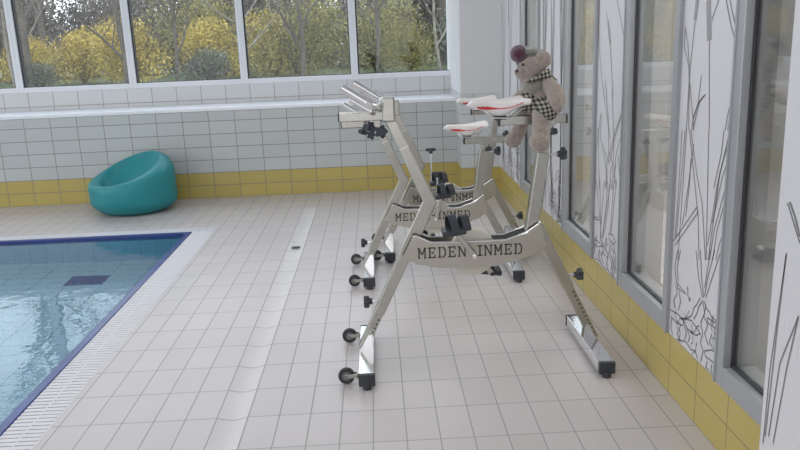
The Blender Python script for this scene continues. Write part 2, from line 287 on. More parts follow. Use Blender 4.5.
# right wall: yellow tiled base, printed panels between tall windows
WIN = [(5.27, 5.93), (3.90, 4.56), (2.83, 3.46), (1.74, 2.39)]   # y spans
PAN = [(5.93, 7.00), (4.56, 5.27), (3.46, 3.90), (2.39, 2.83)]
WZ0, WZ1 = .25, 3.2
ART = [(3,140,[(2719,1534),(2729,1466)]),(3,180,[(2627,1529),(2604,1396)]),(3,40,[(2729,1466),(2754,1264),(2756,1076)]),(3,40,[(2604,1396),(2564,1098)]),(3,40,[(2549,1525),(2593,1462)]),(3,40,[(2495,1522),(2449,1441),(2396,1374)]),(3,40,[(2470,1521),(2419,1440),(2399,1396)]),(3,40,[(2810,1442),(2812,1376),(2764,1305),(2751,1244)]),(3,40,[(2810,1442),(2782,1386),(2759,1305)]),(3,40,[(2652,1279),(2667,1178),(2705,1123)]),(3,40,[(2612,1214),(2667,1178),(2704,1113),(2710,1081)]),(3,40,[(2612,1214),(2654,1189),(2680,1126),(2695,1083)]),(3,40,[(2391,1245),(2431,1169),(2444,1112)]),(3,40,[(2397,1243),(2411,1199),(2427,1113)]),(3,40,[(2751,1244),(2736,1078)]),(3,40,[(2746,1244),(2690,1083)]),(3,40,[(2568,1098),(2551,899),(2529,644)]),(3,40,[(2717,1081),(2647,933),(2585,830),(2536,642)]),(3,40,[(2729,1079),(2672,929),(2615,781),(2587,627)]),(3,40,[(2755,1076),(2763,858),(2775,572)]),(3,40,[(2795,1072),(2801,851),(2812,643)]),(3,40,[(2685,1032),(2716,867),(2751,716)]),(3,40,[(2703,977),(2705,869),(2723,756)]),(3,40,[(2768,1075),(2784,854),(2800,658)]),(3,40,[(2631,811),(2826,634)]),(3,40,[(2617,797),(2810,620)]),(3,40,[(2631,811),(2617,797)]),(3,40,[(2383,1119),(2465,965),(2513,649)]),(3,40,[(2412,1115),(2480,913),(2524,698)]),(3,40,[(2409,945),(2482,761),(2502,652)]),(3,40,[(2372,1046),(2443,959),(2497,788)]),(3,40,[(2416,876),(2460,766),(2479,659)]),(3,40,[(2390,804),(2433,733),(2455,666)]),(3,40,[(2453,1111),(2462,1033),(2502,908)]),(3,45,[(2617,656),(2579,558),(2539,500)]),(3,45,[(2581,666),(2555,566),(2530,504)]),(3,45,[(2467,698),(2509,581),(2524,511)]),(3,45,[(2423,700),(2476,591),(2512,510)]),(3,45,[(2500,689),(2528,542)]),(3,45,[(2558,494),(2584,457),(2607,438),(2619,408),(2637,390),(2699,358)]),(3,45,[(2533,492),(2566,458),(2575,432),(2601,395)]),(3,45,[(2521,493),(2507,474),(2478,468),(2457,455),(2401,460)]),(3,45,[(2533,486),(2516,449),(2542,406),(2522,369),(2537,330),(2509,308),(2526,244)]),(3,45,[(2508,484),(2521,436),(2485,417),(2506,376),(2471,346)]),(3,45,[(2713,358),(2621,382),(2541,362),(2576,341),(2655,337),(2713,358)]),(3,45,[(2491,442),(2400,450)]),(3,45,[(2489,426),(2401,428)]),(3,45,[(2491,442),(2489,426)]),(3,45,[(2829,351),(2750,360),(2693,354),(2696,333),(2757,321),(2816,325)]),(3,45,[(2498,313),(2446,339),(2397,347)]),(3,45,[(2498,313),(2488,295),(2436,301),(2395,301)]),(3,45,[(2770,480),(2679,464),(2762,462),(2770,480)]),(3,45,[(2784,469),(2765,440),(2796,400),(2781,375)]),(3,45,[(2750,457),(2729,417),(2746,375)]),(3,45,[(2742,245),(2661,281),(2612,270),(2576,279),(2551,244)]),(3,45,[(2682,338),(2660,314),(2676,284)]),(3,45,[(2655,334),(2628,315),(2641,289)]),(3,45,[(2805,327),(2811,278),(2789,250)]),(3,45,[(2717,327),(2746,280),(2715,265)]),(3,45,[(2450,398),(2463,360),(2424,349)]),(3,45,[(2428,412),(2402,386),(2416,358)]),(3,45,[(2470,286),(2482,252),(2457,242)]),(3,45,[(2435,290),(2440,255),(2416,250)]),(3,45,[(2781,611),(2800,535),(2776,478)]),(3,45,[(2753,618),(2778,542),(2760,487)]),(2,130,[(3747,1487),(3702,1378)]),(2,100,[(3906,1437),(3898,1397)]),(2,40,[(3786,1530),(3747,1487)]),(2,40,[(3702,1378),(3635,1130)]),(2,40,[(3899,1399),(3822,1204),(3776,1109)]),(2,40,[(3766,1207),(3740,1111)]),(2,40,[(3906,1437),(3895,1592)]),(2,70,[(3618,1579),(3552,1487),(3489,1394)]),(2,40,[(3801,1156),(3724,1031),(3661,929)]),(2,40,[(3753,1159),(3706,1033),(3678,839)]),(2,40,[(3657,1165),(3610,946),(3604,686)]),(2,40,[(3504,1073),(3610,946),(3704,802)]),(2,40,[(3503,1058),(3592,943),(3668,807)]),(2,40,[(3495,971),(3568,866),(3591,743)]),(2,40,[(3829,1038),(3920,838),(3927,766)]),(2,40,[(3818,1039),(3826,908),(3668,807)]),(2,40,[(3804,877),(3702,780),(3711,665)]),(2,40,[(3870,960),(3821,644)]),(2,40,[(3534,861),(3486,709)]),(2,40,[(3673,862),(3615,816),(3656,754),(3614,684)]),(2,40,[(3741,796),(3698,735),(3730,673)]),(2,40,[(3895,772),(3900,628)]),(2,40,[(3564,824),(3583,767),(3547,708)]),(2,45,[(3819,697),(3773,376)]),(2,45,[(3743,710),(3793,371)]),(2,45,[(3634,730),(3756,405)]),(2,45,[(3548,746),(3611,466)]),(2,45,[(3582,740),(3629,461)]),(2,45,[(3688,720),(3702,581),(3743,432)]),(2,45,[(3878,686),(3793,467)]),(2,45,[(3661,703),(3665,589),(3714,451)]),(2,45,[(3924,484),(3835,493),(3825,481),(3915,472),(3924,484)]),(2,45,[(3915,357),(3833,367),(3752,358),(3830,337),(3913,339)]),(2,45,[(3647,456),(3575,463),(3531,441),(3571,419),(3637,430),(3647,456)]),(2,45,[(3754,382),(3706,359),(3764,307),(3714,274)]),(2,45,[(3681,424),(3707,371),(3644,341),(3677,285),(3630,264)]),(2,45,[(3606,410),(3623,359),(3564,341),(3595,286)]),(2,45,[(3885,247),(3785,271),(3724,259),(3630,264),(3556,252)]),(2,45,[(3554,424),(3532,373),(3555,321),(3524,285)]),(2,45,[(3790,336),(3811,294),(3777,277)]),(2,45,[(3586,392),(3540,383)]),(2,45,[(3730,329),(3654,327)]),(2,45,[(3872,344),(3885,297),(3850,270)]),(4,60,[(1868,997),(1838,965),(1809,920)]),(4,45,[(1877,992),(1841,947),(1806,904)]),(4,40,[(1863,861),(1896,518),(1900,293)]),(4,40,[(1863,861),(1876,663),(1892,318)]),(4,40,[(1783,717),(1850,559),(1875,328)]),(4,40,[(1783,717),(1816,555),(1849,322)])]
def ribbon(bm, pts, w, x, mi, lim):
    """thin printed line on the wall plane; pts are (y, z)"""
    q = [Vector((min(max(a, lim[0]+.004), lim[1]-.004), max(b, .258))) for a, b in pts]
    s = [q[0]]
    for p in q[1:]:
        if (p-s[-1]).length > .004: s.append(p)
    if len(s) < 2: return
    o = strip([tuple(p) for p in s], w)
    n = len(s)
    Lf = [bm.verts.new((x, max(lim[0], min(lim[1], a)), b)) for a, b in o[:n]]; Rt = [bm.verts.new((x, max(lim[0], min(lim[1], a)), b)) for a, b in o[n:][::-1]]
    for i in range(n-1):
        try: f = bm.faces.new((Lf[i], Lf[i+1], Rt[i+1], Rt[i])); f.material_index = mi
        except ValueError: pass
def wob(pts, amp, rnd, sub=4):
    r = []
    for i in range(len(pts)-1):
        for k in range(sub):
            t = k/sub; r.append((pts[i][0]*(1-t)+pts[i+1][0]*t+rnd.uniform(-amp, amp), pts[i][1]*(1-t)+pts[i+1][1]*t+rnd.uniform(-amp, amp)))
    return r+[pts[-1]]
def reeds(bm, y0, y1, x, seed, mi, dens):
    rnd = random.Random(seed); W = y1-y0
    cs = [y0+W*(k+.5)/3+rnd.uniform(-.04, .04) for k in range(3)]
    for c in cs:                                  # clumps of blades rising from a foot
        for k in range(dens):
            zb = rnd.uniform(.52, .66); top = rnd.uniform(1.2, 2.9); sp_ = rnd.uniform(-.16, .16)
            pts = [(c+sp_*t**1.6*W*1.2+.012*math.sin(6*t+k), zb+(top-zb)*t) for t in [j/9 for j in range(10)]]
            ribbon(bm, pts, .0045, x, mi, (y0, y1)); ribbon(bm, [(a+.012*(1-j/9), b) for j, (a, b) in enumerate(pts)], .0035, x, mi, (y0, y1))
        for k in range(9):                        # roots
            pts = [(c+rnd.uniform(-.02, .02), rnd.uniform(.5, .64))]
            for j in range(9): pts.append((pts[-1][0]+rnd.uniform(-.03, .03), pts[-1][1]-rnd.uniform(.01, .05)))
            ribbon(bm, pts, .006, x, mi, (y0, y1))
        s = rnd.uniform(1.5, 1.75); ribbon(bm, [(c, .6), (c+.03, s)], .005, x, mi, (y0, y1)); ribbon(bm, [(c+.03, s), (c+.035, s+.2)], .02, x, mi, (y0, y1))
    for k in range(int(W*26)):                    # pebbles among the roots
        cy = rnd.uniform(y0, y1); cz = rnd.uniform(.28, .62); a = rnd.uniform(.03, .075); b = rnd.uniform(.015, .03); th = rnd.uniform(-.8, .8)
        ribbon(bm, [(cy+a*math.cos(u)*math.cos(th)-b*math.sin(u)*math.sin(th), cz+a*math.cos(u)*math.sin(th)+b*math.sin(u)*math.cos(th)) for u in [j*2*PI/12 for j in range(13)]], .0055, x, mi, (y0, y1))
XP = XR-.0012
bm = bmesh.new()
box(bm, (XR, YF, -.1), (XR+.2, PLY+.02, WZ0), 0)
box(bm, (XR, YF, WZ1), (XR+.2, PLY+.02, CZ), 1)
for a, b in PAN: box(bm, (XR, a, WZ0), (XR+.2, b, WZ1), 1)
box(bm, (XR, YF, WZ0), (XR+.2, 1.74, WZ1), 1)
for k, wd, pts in ART:
    if k in (2, 3): ribbon(bm, [(a/1000, b/1000) for a, b in pts], wd/1e4*(1.9 if wd > 95 else 1.25), XP, 3 if wd > 60 else 2, PAN[k])
rnd = random.Random(5)
for k in (2, 3):
    for j in range(16 if k == 2 else 10):
        c = rnd.uniform(PAN[k][0]+.03, PAN[k][1]-.03); pts = [(c, rnd.uniform(.3, .5))]
        for _ in range(6): pts.append((pts[-1][0]+rnd.uniform(-.022, .022), pts[-1][1]-rnd.uniform(-.012, .035)))
        ribbon(bm, pts, .0035, XP, 2, PAN[k])
reeds(bm, *PAN[1], XP, 3, 2, 5); reeds(bm, *PAN[0], XP, 9, 2, 3)
mk('wall_right', bm, [M_right, M_panel, M_ink, M_ink2], kind='structure')
bm = bmesh.new(); box(bm, (1.05, -3., 0), (XR+.02, 1.92, CZ), 0)
for k, wd, pts in ART:
    if k == 4: ribbon(bm, [(a/1000, b/1000) for a, b in pts], wd/1e4*1.2, 1.05-.0012, 1, (0, 1.92))
mk('wall_pier_right', bm, [M_panel, M_ink], kind='structure')
# service corridor behind the glass
bm = bmesh.new(); box(bm, (XR+1.7, YF, -.1), (XR+1.8, YW+.2, CZ), 0); box(bm, (XR+.2, YW, -.1), (XR+1.8, YW+.2, CZ), 0); mk('wall_corridor', bm, M_paint, kind='structure')
bm = bmesh.new(); box(bm, (XR+.2, YF, -.1), (XR+1.8, YW+.2, 0), 0); mk('floor_corridor', bm, M_floor, kind='structure')

def win_side(i, y0, y1):
    t = link('window_%d' % i, None, None, kind='structure'); t.location = (XR, (y0+y1)/2, WZ0); h = (y1-y0)/2; H = WZ1-WZ0
    f = .055
    bm = bmesh.new()
    for a, b in (((-.012, -h, 0), (.10, -h+f, H)), ((-.012, h-f, 0), (.10, h, H)), ((-.012, -h+f, 0), (.10, h-f, .075)), ((-.012, -h+f, H-.07), (.10, h-f, H))): box(bm, a, b, 0, .003)
    for s in (-1, 1): box(bm, (-.016, s*(h-.004)-.006, 0), (-.011, s*(h-.004)+.006, H), 0)
    mk('window_frame', bm, M_alu, t)
    bm = bmesh.new(); a = h-f; g = .009
    for p, q in (((.016, -a, .075), (.034, -a+g, H-.07)), ((.016, a-g, .075), (.034, a, H-.07)), ((.016, -a, .075), (.034, a, .075+g))): box(bm, p, q)
    mk('window_gasket', bm, M_gasket, t)
    bm = bmesh.new(); box(bm, (.022, -a+g, .075+g), (.028, a-g, H-.07)); mk('window_pane', bm, M_glass2, t)
for i, (a, b) in enumerate(WIN): win_side(i+1, a, b)

# back windows: one tall bay after another
def win_back(i, x0, x1):
    t = link('window_%d' % i, None, None, kind='structure'); t.location = ((x0+x1)/2, YW, WB); h = (x1-x0)/2; H = WT-WB
    bm = bmesh.new(); f = .036
    for a, b in (((-h, .0, 0), (-h+f, .10, H)), ((h-f, .0, 0), (h, .10, H)), ((-h+f, .0, 0), (h-f, .10, .05)), ((-h+f, 0, H-.07), (h-f, .10, H))): box(bm, a, b, 0, .004)
    mk('window_frame', bm, M_white_frame, t)
    bm = bmesh.new(); a = h-f; g = .009
    for p, q in (((-a, .02, .05), (-a+g*1.6, .07, H-.07)), ((a-g, .045, .05), (a, .06, H-.07)), ((-a, .045, .05), (a, .06, .05+g*.7))): box(bm, p, q)
    mk('window_gasket', bm, M_gasket, t)
    bm = bmesh.new(); box(bm, (-a, .05, .05), (a, .054, H-.07)); mk('window_pane', bm, M_glass, t)
MX = [.83, -.197, -1.327, -2.459, -3.60, -4.73, -5.86, -6.99, -8.12, -9.25]
for i in range(len(MX)-1): win_back(5+i, MX[i+1], MX[i])
bm = bmesh.new(); box(bm, (XL, YW, WB), (MX[-1], YW+.25, WT)); mk('wall_back_end', bm, M_paint, kind='structure')
# ------------------------------------------------------------------ aqua bikes
M_steel = P('brushed_steel', (.47, .46, .42), .27, 1., noise_amt=.04, noise_scale=30)
M_plate = P('satin_steel_plate', (.50, .48, .42), .31, 1., noise_amt=.05, noise_scale=8)
M_chrome = P('polished_steel', (.80, .80, .80), .12, 1.)
M_black = P('black_plastic', (.035, .04, .05), .45)
M_rubber = P('black_rubber', (.04, .04, .042), .7)
M_white_pl = P('white_saddle_vinyl', (.80, .76, .74), .4)
M_red = P('red_stripe', (.62, .04, .05), .4)
M_hub = P('grey_hub', (.16, .17, .18), .5)
M_disc = P('ivory_disc', (.60, .58, .50), .4)
M_letter = P('cut_out_letter', (.05, .05, .05), .5)
M_hole = P('dark_hole', (.03, .03, .03), .8)

def knob(parent, c, d, rod, label=None):
    """star knob at c pointing along d, with a threaded rod back to the tube"""
    c = Vector(c); d = Vector(d).normalized(); R = frame_z(d)
    bm = bmesh.new(); n = 40; rings = []
    for h, s in ((-.012, .80), (-.009, .97), (.009, 1), (.013, .86)):
        rings.append([bm.verts.new(c+R @ Vector((math.cos(a)*r, math.sin(a)*r, h))) for a, r in ((2*PI*k/n, s*(.0245+.0055*math.cos(5*2*PI*k/n))) for k in range(n))])
    for A, B in zip(rings, rings[1:]):
        for k in range(n): bm.faces.new((A[k], A[(k+1) % n], B[(k+1) % n], B[k]))
    bm.faces.new(rings[0][::-1]); bm.faces.new(rings[-1])
    cyl(bm, c-d*.026, c-d*.010, .013, .016, seg=16)
    k = mk('knob', bm, M_black, parent, auto=40)
    bm = bmesh.new(); cyl(bm, c-d*rod, c-d*.022, .006, seg=12); mk('knob_rod', bm, M_chrome, k, auto=40)

STROKES = {  # slab-serif stencil letters on a 1 x 1.2 cell: boxes (x0, z0, x1, z1) or slanted strokes
 'M': [(.02, 0, .30, .14), (.70, 0, .98, .14), (.08, 0, .24, 1.2), (.76, 0, .92, 1.2), ((.16, 1.15), (.48, .42)), ((.84, 1.15), (.52, .42)), (.0, 1.06, .24, 1.2), (.76, 1.06, 1., 1.2)],
 'E': [(.05, 0, .90, .15), (.05, 1.05, .90, 1.2), (.16, 0, .34, 1.2), (.40, .53, .68, .67), (.76, 0, .90, .36), (.76, .84, .90, 1.2), (.60, .44, .70, .76)],
 'D': [(.03, 0, .42, .15), (.03, 1.05, .42, 1.2), (.14, 0, .32, 1.2), (.50, .0, .72, .15), (.50, 1.05, .72, 1.2), ((.68, 1.12), (.88, .86)), ((.68, .08), (.88, .34)), (.78, .30, .94, .90)],
 'N': [(.02, 0, .32, .14), (.10, 0, .25, 1.2), (.0, 1.06, .25, 1.2), ((.2, 1.14), (.8, .06)), (.75, 0, .90, 1.2), (.66, 1.06, 1., 1.2)],
 'I': [(.22, 0, .78, .15), (.22, 1.05, .78, 1.2), (.41, 0, .59, 1.2)], '-': [(.2, .52, .8, .68)]}
def lettering(parent, x0, x1, z0, h, y):
    txt = 'MEDEN-INMED'; wd = {'I': .6, '-': .95}; tot = sum(wd.get(c, 1.)+.13 for c in txt); s = (x1-x0)/tot; x = x0; bm = bmesh.new()
    for c in txt:
        o = (1-wd.get(c, 1.))/2
        for st in STROKES[c]:
            if len(st) == 4: box(bm, (x+(st[0]-o)*s, y-.0009, z0+st[1]/1.2*h), (x+(st[2]-o)*s, y+.0004, z0+st[3]/1.2*h))
            else:
                (a, b), (c_, d) = st; prism(bm, strip([(x+(a-o)*s, z0+b/1.2*h), (x+(c_-o)*s, z0+d/1.2*h)], .17*s), y-.0009, y+.0004)
        x += (wd.get(c, 1.)+.13)*s
    mk('lettering', bm, M_letter, parent, label='dark cut-out letters MEDEN-INMED')

def saddle(parent, x0, zn, L=.272, zr=None):
    """white vinyl saddle, nose at x0 pointing to -x"""
    NX, NA = 84, 72; bm = bmesh.new(); rings = []
    for i in range(NX+1):
        t = i/NX; e = max(.02, math.sin(PI*min(1, t/.12)/2)) if t < .12 else 1.
        if t > .95: e = max(.05, math.sqrt(max(0, 1-((t-.95)/.05)**2)))
        hw = (.024+.065*max(0, (t-.30)/.70)**1.25*1.15)*e
        top = zn+.016*t+.004*math.cos(2*PI*t)
        th = (.027+.036*math.exp(-((t-.55)/.24)**2))*e
        zc = top-(1-e)*.012; ring = []
        for k in range(NA):
            a = 2*PI*k/NA; ca, sa = math.cos(a), math.sin(a)
            yy = hw*math.copysign(abs(ca)**.8, ca); zz = zc+(0.010*sa*e if sa > 0 else th*sa)-.012*(yy/.09)**2
            ring.append(bm.verts.new((x0+L*t, yy, zz)))
        rings.append(ring)
    red = 0
    for i in range(NX):
        for k in range(NA):
            f = bm.faces.new((rings[i][k], rings[i+1][k], rings[i+1][(k+1) % NA], rings[i][(k+1) % NA])); f.smooth = True
            c = f.calc_center_median(); t = (c.x-x0)/L
            tgt = zn-.017-.005*math.sin((t-.2)*5)+max(0, t-.58)**1.5*.13
            wdt = .0048*math.exp(-((t-.30)/.13)**2)+.0022
            if .17 < t < .86 and abs(c.z-tgt) < wdt and abs(c.y) > .012: f.material_index = 1
    bm.faces.new(rings[0]); bm.faces.new(rings[-1][::-1])
    s = mk('saddle', bm, [M_white_pl, M_red], parent, label='white saddle with a red swoosh')
    for p in s.data.polygons: p.use_smooth = True
    bm = bmesh.new()
    for y in (-.022, .022): tube(bm, [(x0+.08, y, zn-.035), (x0+.11, y, zn-.062), (x0+.19, y, zn-.066), (x0+.24, y, zn-.025)], .0035, 8)
    mk('saddle_rail', bm, M_chrome, s, auto=50)
    bm = bmesh.new(); box(bm, (x0+.12, -.022, zn-.072), (x0+.17, .022, zn-.055), 0, .004); mk('saddle_clamp', bm, M_black, s)
    return s

def make_bike(loc, label, d, rail_x, rail_z, arm, screw=None, cr=.62, sdx=-.14, sdz=.078, rl_=.29):
    """d: how far the frame is let down on its telescopic legs"""
    t = empty('aqua_bike', loc, label, 'exercise bike', 'aqua bikes on the pool deck')
    V = lambda x, y, z: (x, y, z-d)
    TW = .048
    lf = -.112+.48*d; rf = .957-.42*d          # feet of the legs
    # foot bars
    for side, fx in (('L', lf+.022), ('R', rf-.02)):
        bm = bmesh.new(); z0 = .018; box(bm, (fx-.033, -.275, z0), (fx+.033, .275, z0+.052), 0, .003)
        fb = mk('foot_bar', bm, M_chrome, t, label='polished foot bar')
        for y in (-.283, .283):
            bm = bmesh.new(); box(bm, (fx-.035, y-.012, z0-.002), (fx+.035, y+.012, z0+.052), 0, .004); cyl(bm, (fx, y, 0), (fx, y, z0+.01), .019, seg=16, bev=.003)
            mk('end_cap', bm, M_black, fb)
        if side == 'L':
            for y in (-.225, .235):
                bm = bmesh.new(); R = .036; c = (fx-.088, y, .040)
                prof = [(R-.008, -.011), (R-.001, -.009), (R, 0), (R-.001, .009), (R-.008, .011), (R-.016, .008), (R-.016, -.008)]
                n = 32; rings = [[bm.verts.new((c[0]+r*math.cos(2*PI*k/n), c[1]+h, c[2]+r*math.sin(2*PI*k/n))) for r, h in prof] for k in range(n)]
                for k in range(n):
                    for j in range(len(prof)): bm.faces.new((rings[k][j], rings[(k+1) % n][j], rings[(k+1) % n][(j+1) % 7], rings[k][(j+1) % 7]))
                wh = mk('wheel', bm, M_rubber, fb, auto=50)
                bm = bmesh.new(); cyl(bm, (c[0], y-.007, c[2]), (c[0], y+.007, c[2]), R-.015, seg=24); cyl(bm, (c[0], y-.02, c[2]), (c[0], y+.02, c[2]), .005, seg=12); mk('wheel_hub', bm, M_hub, fb, auto=40)
                bm = bmesh.new()
                for s in (-.0165, .0135): box(bm, (c[0]-.008, y+s, c[2]-.007), (fx-.03, y+s+.003, c[2]+.011), 0, .001)
                box(bm, (fx-.042, y-.0165, c[2]-.012), (fx-.032, y+.0165, c[2]+.016), 0, .001); mk('wheel_bracket', bm, M_steel, fb)
    # telescopic legs
    FL0 = (lf, 0, .07); K = V(.222, 0, .742)
    dirL = (Vector(K)-Vector(FL0)).normalized(); slv = Vector(K)-dirL*.56
    if slv.z < .16: slv = Vector(FL0)+dirL*.10
    bm = bmesh.new(); bar(bm, FL0, tuple(slv+dirL*.05), .042, .044)
    il = mk('front_inner_leg', bm, M_steel, t)
    bm = bmesh.new(); nrm = Vector((dirL.z, 0, -dirL.x))
    L = (slv-Vector(FL0)).length; k = 0
    while .03+.022*k < L-.01:
        c = Vector(FL0)+dirL*(.03+.022*k); cyl(bm, c+nrm*.0205, c+nrm*.0216, .0055, seg=12); cyl(bm, c+Vector((0, -.0215, 0))+nrm*.010, c+Vector((0, -.0226, 0))+nrm*.010, .0045, seg=12); k += 1
    mk('leg_hole', bm, M_hole, il, kind='stuff')
    for ya, yb in ((-.0235, -.0205), (.0205, .0235)):
        bm = bmesh.new(); prism(bm, [(lf-.008, .069), (lf+.052, .069), (lf+.05, .14), (lf+.032, .14)], ya, yb, 0, .0005); mk('leg_gusset', bm, M_chrome, t)
    PT = V(.112, 0, .99)
    bm = bmesh.new(); prism(bm, strip([(slv.x, slv.z), (K[0], K[2]), (PT[0], PT[2])], TW), -TW/2, TW/2, 0, .004); mk('front_leg', bm, M_steel, t)
    FR0 = (rf, 0, .07); RK = V(.690, 0, .620); dirR = (Vector(RK)-Vector(FR0)).normalized(); slr = Vector(RK)-dirR*.335
    if slr.z < .17: slr = Vector(FR0)+dirR*.09
    bm = bmesh.new(); bar(bm, FR0, tuple(slr+dirR*.04), .042, .044); ir = mk('rear_inner_leg', bm, M_steel, t)
    bm = bmesh.new(); nrm = Vector((dirR.z, 0, -dirR.x)); L = (slr-Vector(FR0)).length; k = 0
    while .03+.022*k < L-.01:
        c = Vector(FR0)+dirR*(.03+.022*k); cyl(bm, c+nrm*.0205, c+nrm*.0216, .0055, seg=12); cyl(bm, c+Vector((0, -.0215, 0))+nrm*.010, c+Vector((0, -.0226, 0))+nrm*.010, .0045, seg=12); k += 1
    mk('leg_hole', bm, M_hole, ir, kind='stuff')
    for ya, yb in ((-.0235, -.0205), (.0205, .0235)):
        bm = bmesh.new(); prism(bm, [(rf-.05, .069), (rf+.01, .069), (rf-.024, .14), (rf-.042, .14)], ya, yb, 0, .0005); mk('leg_gusset', bm, M_chrome, t)
    bm = bmesh.new(); bar(bm, tuple(slr), RK, TW, TW, 0, .004); mk('rear_leg', bm, M_steel, t)
    # belly: two side plates with a floor between them
    poly = [(.088, .505), (.150, .474), (.25, .451), (.50, .447), (.585, .468), (.67, .492), (.725, .528), (.708, .618), (.692, .628), (.635, .590), (.550, .562), (.215, .566), (.150, .600), (.135, .595)]
    PY = .048
    for s in (-1, 1):
        bm = bmesh.new(); prism(bm, [(a, b-d) for a, b in poly], s*PY-.0025, s*PY+.0025, 0, .001); pl = mk('side_plate', bm, M_plate, t)
        bm = bmesh.new(); tube(bm, [V(a, s*PY, b+.002) for a, b in ((.135, .598), (.150, .600), (.215, .567), (.39, .562), (.550, .563), (.635, .591), (.692, .629))], .0045, 8); mk('edge_rail', bm, M_chrome, pl, auto=60)
        if s == -1: lettering(pl, .155, .625, .498-d, .050, -PY-.0025)
    bm = bmesh.new()
    lo = poly[0:7]
    for (a, b), (c, e) in zip(lo, lo[1:]): bar(bm, V(a, 0, b+.004), V(c, 0, e+.004), .004, PY*2-.004, 0, 0)
    mk('belly_floor', bm, M_plate, t)
    bm = bmesh.new(); prism(bm, [(a, b-d) for a, b in ((.48, .530), (.55, .535), (.635, .563), (.68, .598), (.67, .607), (.635, .577), (.55, .547), (.48, .543))], -PY+.004, PY-.004, 0, 0); mk('belly_slot_shade', bm, M_black, t, label='black strip standing in for the shaded slot between the plates')  # dark strip paints the shade inside the open channel
    # paddle disc and crank
    c = Vector(V(.405, 0, .505)); bm = bmesh.new(); cyl(bm, c+Vector((0, -.016, 0)), c+Vector((0, .016, 0)), .106, seg=48, bev=.006); ds = mk('paddle_disc', bm, M_disc, t, auto=40, label='ivory round paddle disc')
    bm = bmesh.new(); cyl(bm, c+Vector((0, -.085, 0)), c+Vector((0, .085, 0)), .011, seg=20, bev=.002); cyl(bm, c+Vector((0, -.05, 0)), c+Vector((0, .05, 0)), .022, seg=24, bev=.002); mk('crank_axle', bm, M_chrome, ds, auto=40)
    ang = cr*PI
    for s, a in ((-1, ang), (1, ang+PI)):
        e = c+Vector((math.cos(a)*.165, 0, math.sin(a)*.165)); bm = bmesh.new(); prism(bm, strip([(c.x, c.z), (e.x, e.z)], .024), s*.078-.006, s*.078+.006, 0, .004); mk('crank_arm', bm, M_steel, t)
        bm = bmesh.new(); y0 = s*.09; y1 = s*.185
        box(bm, (e.x-.05, min(y0, y1), e.z-.011), (e.x+.05, max(y0, y1), e.z+.011), 0, .005)
        for k in range(5): box(bm, (e.x-.046+k*.021, min(y0, y1)+.006, e.z+.011), (e.x-.038+k*.021, max(y0, y1)-.006, e.z+.015), 0, 0)
        cyl(bm, (e.x, s*.07, e.z), (e.x, s*.18, e.z), .009, seg=12)
        tilt = Matrix.Rotation(-.12 if s < 0 else .15, 3, 'Y'); bmesh.ops.rotate(bm, verts=bm.verts, cent=e, matrix=tilt)
        pd = mk('pedal', bm, M_black, t)
        bm = bmesh.new(); ym = (y0+y1)/2; pts = []
        for k in range(13):
            u = PI*k/12; pts.append((e.x-.012+.0*k, ym+.05*math.cos(u), e.z+.075*math.sin(u)))
        for dx, sc_ in ((-.040, 1.), (.014, .84)):
            ring = []
            for (px_, py_, pz_) in pts: ring.append(((px_+dx), ym+(py_-ym)*sc_, e.z+(pz_-e.z)*sc_))
            A = [bm.verts.new(p) for p in ring]; B = [bm.verts.new((p[0]+.034, p[1], p[2])) for p in ring]; A2 = [bm.verts.new((p[0], ym+(p[1]-ym)*.92, e.z+(p[2]-e.z)*.95)) for p in ring]; B2 = [bm.verts.new((p[0]+.034, ym+(p[1]-ym)*.92, e.z+(p[2]-e.z)*.95)) for p in ring]
            for k in range(12):
                for q in ((A[k], A[k+1], B[k+1], B[k]), (A2[k], B2[k], B2[k+1], A2[k+1]), (A[k], A2[k], A2[k+1], A[k+1]), (B[k], B[k+1], B2[k+1], B2[k])): bm.faces.new(q)
            for k in (0, 12): bm.faces.new((A[k], B[k], B2[k], A2[k]))
        bmesh.ops.rotate(bm, verts=bm.verts, cent=e, matrix=tilt @ Matrix.Rotation(.22, 3, 'Z')); mk('pedal_strap', bm, M_black, pd)
    # saddle post with the sliding rail
    sb = Vector(V(.664, 0, .585)); ax = Vector((.076, 0, .5)).normalized(); top = sb+ax*((rail_z-.02-sb.z)/ax.z)
    stp = sb+ax*min(.36, (top-sb).length-.04)
    bm = bmesh.new(); bar(bm, tuple(sb), tuple(stp), .052, .052, 0, .004); mk('saddle_post_sleeve', bm, M_steel, t)
    bm = bmesh.new(); bar(bm, tuple(stp-ax*.03), tuple(top), .042, .042, 0, .003); mk('saddle_post', bm, M_steel, t)
    bm = bmesh.new(); box(bm, (rail_x, -.02, rail_z-.019), (rail_x+rl_, .02, rail_z+.019), 0, .003); rl = mk('saddle_slide', bm, M_steel, t)
    for a in (rail_x, rail_x+rl_):
        bm = bmesh.new(); box(bm, (a-.005, -.021, rail_z-.020), (a+.005, .021, rail_z+.020), 0, .003); mk('end_cap', bm, M_black, rl)
    bm = bmesh.new(); box(bm, (top.x-.032, -.026, rail_z-.026), (top.x+.032, .026, rail_z+.0195), 0, .003); mk('slide_collar', bm, M_steel, t)
    knob(t, (stp.x+.090, 0, stp.z-.012), (1, 0, 0), .075)
    knob(t, (top.x+.016, -.01, rail_z-.056), (.15, -.25, -1), .03)
    saddle(t, rail_x+sdx, rail_z+sdz)
    kx = Vector(RK)-dirR*.285 if d < .05 else slr+dirR*.03
    knob(t, (kx.x+.075, 0, kx.z+.01), (1, 0, .0), .052)
    kl = slv+dirL*.06
    knob(t, (kl.x-.080, 0, kl.z), (-1, 0, 0), .052)
    # handlebar post, arm rest bars, grips
    pd_ = (Vector(PT)-Vector(K)).normalized(); hb = Vector((arm[0], 0, arm[1]))
    e = Vector(PT)+pd_*max(.04, (arm[1]-PT[2]-.01)/pd_.z)
